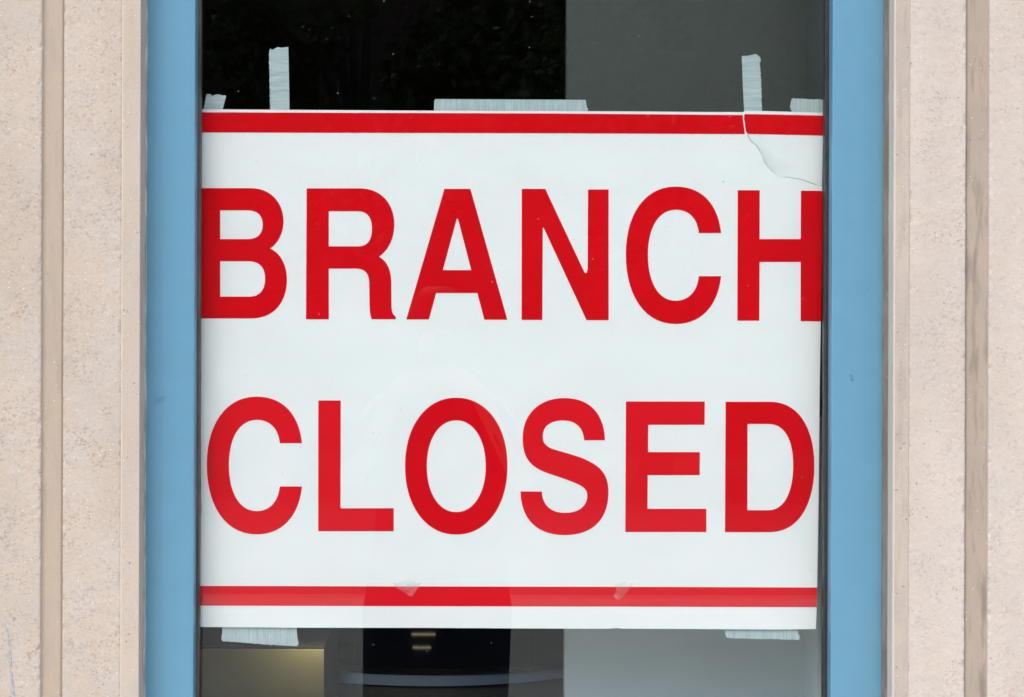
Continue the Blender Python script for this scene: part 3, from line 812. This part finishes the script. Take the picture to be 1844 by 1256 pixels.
# ---------------------------------------------------------------- the photographer, mirrored in the pane
M['skin'] = simple('skin', (0.42, 0.26, 0.19), 0.5, 0.05, 20)
M['coat'] = simple('dark_coat', (0.03, 0.04, 0.07), 0.9, 0.2, 60, 0.5, 300, spec=0.1)
M['hair'] = simple('dark_hair', (0.02, 0.015, 0.01), 0.6, 0.2, 100)
M['device'] = simple('camera_body', (0.015, 0.015, 0.015), 0.4, 0.1, 60)
px_, py_ = -0.055, -2.66
per = empty('person', (px_, py_, 0)); tag(per, 'person in a knee-length dark coat holding up a camera, mirrored in the pane', 'person')
def skin(name, nodes, edges, mat, parent, root_i=0, sub=1):
    me = bpy.data.meshes.new(name); org = world_loc(parent)
    me.from_pydata([tuple(Vector(n[:3]) + Vector((px_, py_, 0)) - org) for n in nodes], edges, [])
    me.materials.append(mat)
    o = bpy.data.objects.new(name, me); C.objects.link(o); o.parent = parent
    o.modifiers.new('skin', 'SKIN').use_smooth_shade = True
    for i, n in enumerate(nodes):
        sv = me.skin_vertices[0].data[i]; sv.radius = n[3] if isinstance(n[3], tuple) else (n[3], n[3]); sv.use_root = (i == root_i)
    m2 = o.modifiers.new('sub', 'SUBSURF'); m2.levels = sub; m2.render_levels = sub
    return o
nodes = [(0,0,.95,(.16,.11)),(0,0,1.12,(.14,.10)),(0,0,1.32,(.17,.11)),(0,0,1.44,(.10,.07)),(0,.0,1.51,.052),(0,.03,1.58,(.07,.085)),(0,.03,1.68,(.07,.085)),
    (-.19,0,1.41,.055),(-.27,.08,1.18,.045),(-.13,.165,1.46,.032),(-.085,.18,1.52,.036),
    (.19,0,1.41,.055),(.27,.08,1.18,.045),(.13,.165,1.46,.032),(.085,.18,1.52,.036),
    (-.09,0,.88,.09),(-.10,.01,.50,.06),(-.10,-.01,.09,.042),(-.10,.14,.035,.035),
    (.09,0,.88,.09),(.10,.01,.50,.06),(.10,-.01,.09,.042),(.10,.14,.035,.035)]
ed = [(0,1),(1,2),(2,3),(3,4),(4,5),(5,6),(3,7),(7,8),(8,9),(9,10),(3,11),(11,12),(12,13),(13,14),(0,15),(15,16),(16,17),(17,18),(0,19),(19,20),(20,21),(21,22)]
for s, hi in ((-1, 10), (1, 14)):
    for k in range(4):
        b = len(nodes)
        nodes += [(s * .075, .195, 1.535 - k * .018, .010), (s * .055, .222, 1.538 - k * .018, .009), (s * .025, .228, 1.536 - k * .018, .008)]
        ed += [(hi, b), (b, b + 1), (b + 1, b + 2)]
    b = len(nodes); nodes += [(s * .07, .17, 1.49, .011), (s * .05, .165, 1.475, .009)]; ed += [(hi, b), (b, b + 1)]
skin('body', nodes, ed, M['skin'], per)
# coat: closed loft of elliptical rings, flaring to the hem
def loft(rings, n=40):
    V, F = [], []
    for (cx, cy, z, rx, ry) in rings:
        for i in range(n):
            a = 6.2832 * i / n; q = 1 + 0.025 * math.sin(a * 7 + z * 3) * (1.45 - z)
            V.append((px_ + cx + rx * q * math.cos(a), py_ + cy + ry * q * math.sin(a), z))
    for k in range(len(rings) - 1):
        for i in range(n):
            p = k * n + i; q = k * n + (i + 1) % n; F.append((p, q, q + n, p + n))
    F.append(tuple(range(n))[::-1]); F.append(tuple(range((len(rings) - 1) * n, len(rings) * n)))
    return V, F
mk('coat', *loft([(-.008,0,.44,.222,.16),(-.006,0,.6,.226,.165),(0,0,.8,.230,.165),(0,0,.95,.205,.155),(0,0,1.12,.185,.14),(0,0,1.3,.22,.145),(0,0,1.40,.215,.125),(0,0,1.46,.12,.09),(0,0,1.50,.075,.075)]), M['coat'], per, smooth=True)
sl = [(-.17,0,1.40,.085),(-.27,.06,1.19,.068),(-.15,.14,1.43,.048)]
skin('sleeve', sl, [(0,1),(1,2)], M['coat'], per)
skin('sleeve', [(-a, b, c_, d) for a, b, c_, d in sl], [(0,1),(1,2)], M['coat'], per)
mk('trousers', *join(loft([(-.10,0,.08,.07,.08),(-.10,0,.46,.085,.09)], 20), loft([(.10,0,.08,.07,.08),(.10,0,.46,.085,.09)], 20)), M['coat'], per, smooth=True)
mk('hair', *loft([(0,-.03,1.60,.085,.075),(0,-.02,1.68,.092,.09),(0,-.01,1.75,.08,.09),(0,0,1.79,.04,.05)], 24), M['hair'], per, smooth=True)
cam_o = empty('camera_device', (0.0, py_ + .21, 1.56)); tag(cam_o, 'black camera held up by the person mirrored in the pane', 'camera')
bevel(mk('camera_body', *box(-.065, .065, py_ + .165, py_ + .205, 1.55, 1.64), M['device'], cam_o), 0.008)
V, F = disc(0, 0, .032, 0, .042, 32)
mk('lens', [(x, py_ + .2055 + z_, 1.597 + y_) for x, y_, z_ in V], F, M['device'], cam_o)

# ---------------------------------------------------------------- light
W = bpy.data.worlds.new('World'); S.world = W; W.use_nodes = True
nt = W.node_tree; nt.nodes.clear()
sky = nt.nodes.new('ShaderNodeTexSky'); sky.sky_type = 'NISHITA'; sky.sun_disc = False
SE, SA = R(58), R(196)         # azimuth measured clockwise from +Y: the sun stands in front of the facade
sky.sun_elevation = SE; sky.sun_rotation = SA
sky.dust_density = 3.0; sky.air_density = 1.0; sky.ozone_density = 1.0
bg = nt.nodes.new('ShaderNodeBackground'); bg.inputs[1].default_value = 0.12
wo = nt.nodes.new('ShaderNodeOutputWorld')
L(nt, sky.outputs[0], bg.inputs[0]); L(nt, bg.outputs[0], wo.inputs[0])
sd = bpy.data.lights.new('sun', 'SUN'); sd.energy = 1.2; sd.angle = R(40); sd.color = (1.0, 0.96, 0.90)
so = bpy.data.objects.new('sun', sd); C.objects.link(so)
dirv = Vector((math.sin(SA) * math.cos(SE), math.cos(SA) * math.cos(SE), math.sin(SE)))
so.rotation_euler = dirv.to_track_quat('Z', 'Y').to_euler(); so.location = dirv * 20

# ---------------------------------------------------------------- camera
cd = bpy.data.cameras.new('camera'); co = bpy.data.objects.new('camera', cd); C.objects.link(co)
cd.sensor_width = 36; cd.lens = 36 * D / (1844 * K)
cd.shift_x = (922 - CX) / 1844
cd.clip_start = 0.01; cd.clip_end = 1500
co.matrix_world = Matrix.Translation((0, -D, ZC)) @ Matrix.Rotation(-RS, 4, 'Y') @ Matrix.Rotation(math.pi / 2, 4, 'X')
S.camera = co
S.view_settings.view_transform = 'Standard'; S.view_settings.look = 'None'
S.view_settings.exposure = 1.02; S.view_settings.gamma = 1
S.cycles.transparent_max_bounces = 16
S.render.resolution_x = 1024; S.render.resolution_y = 697
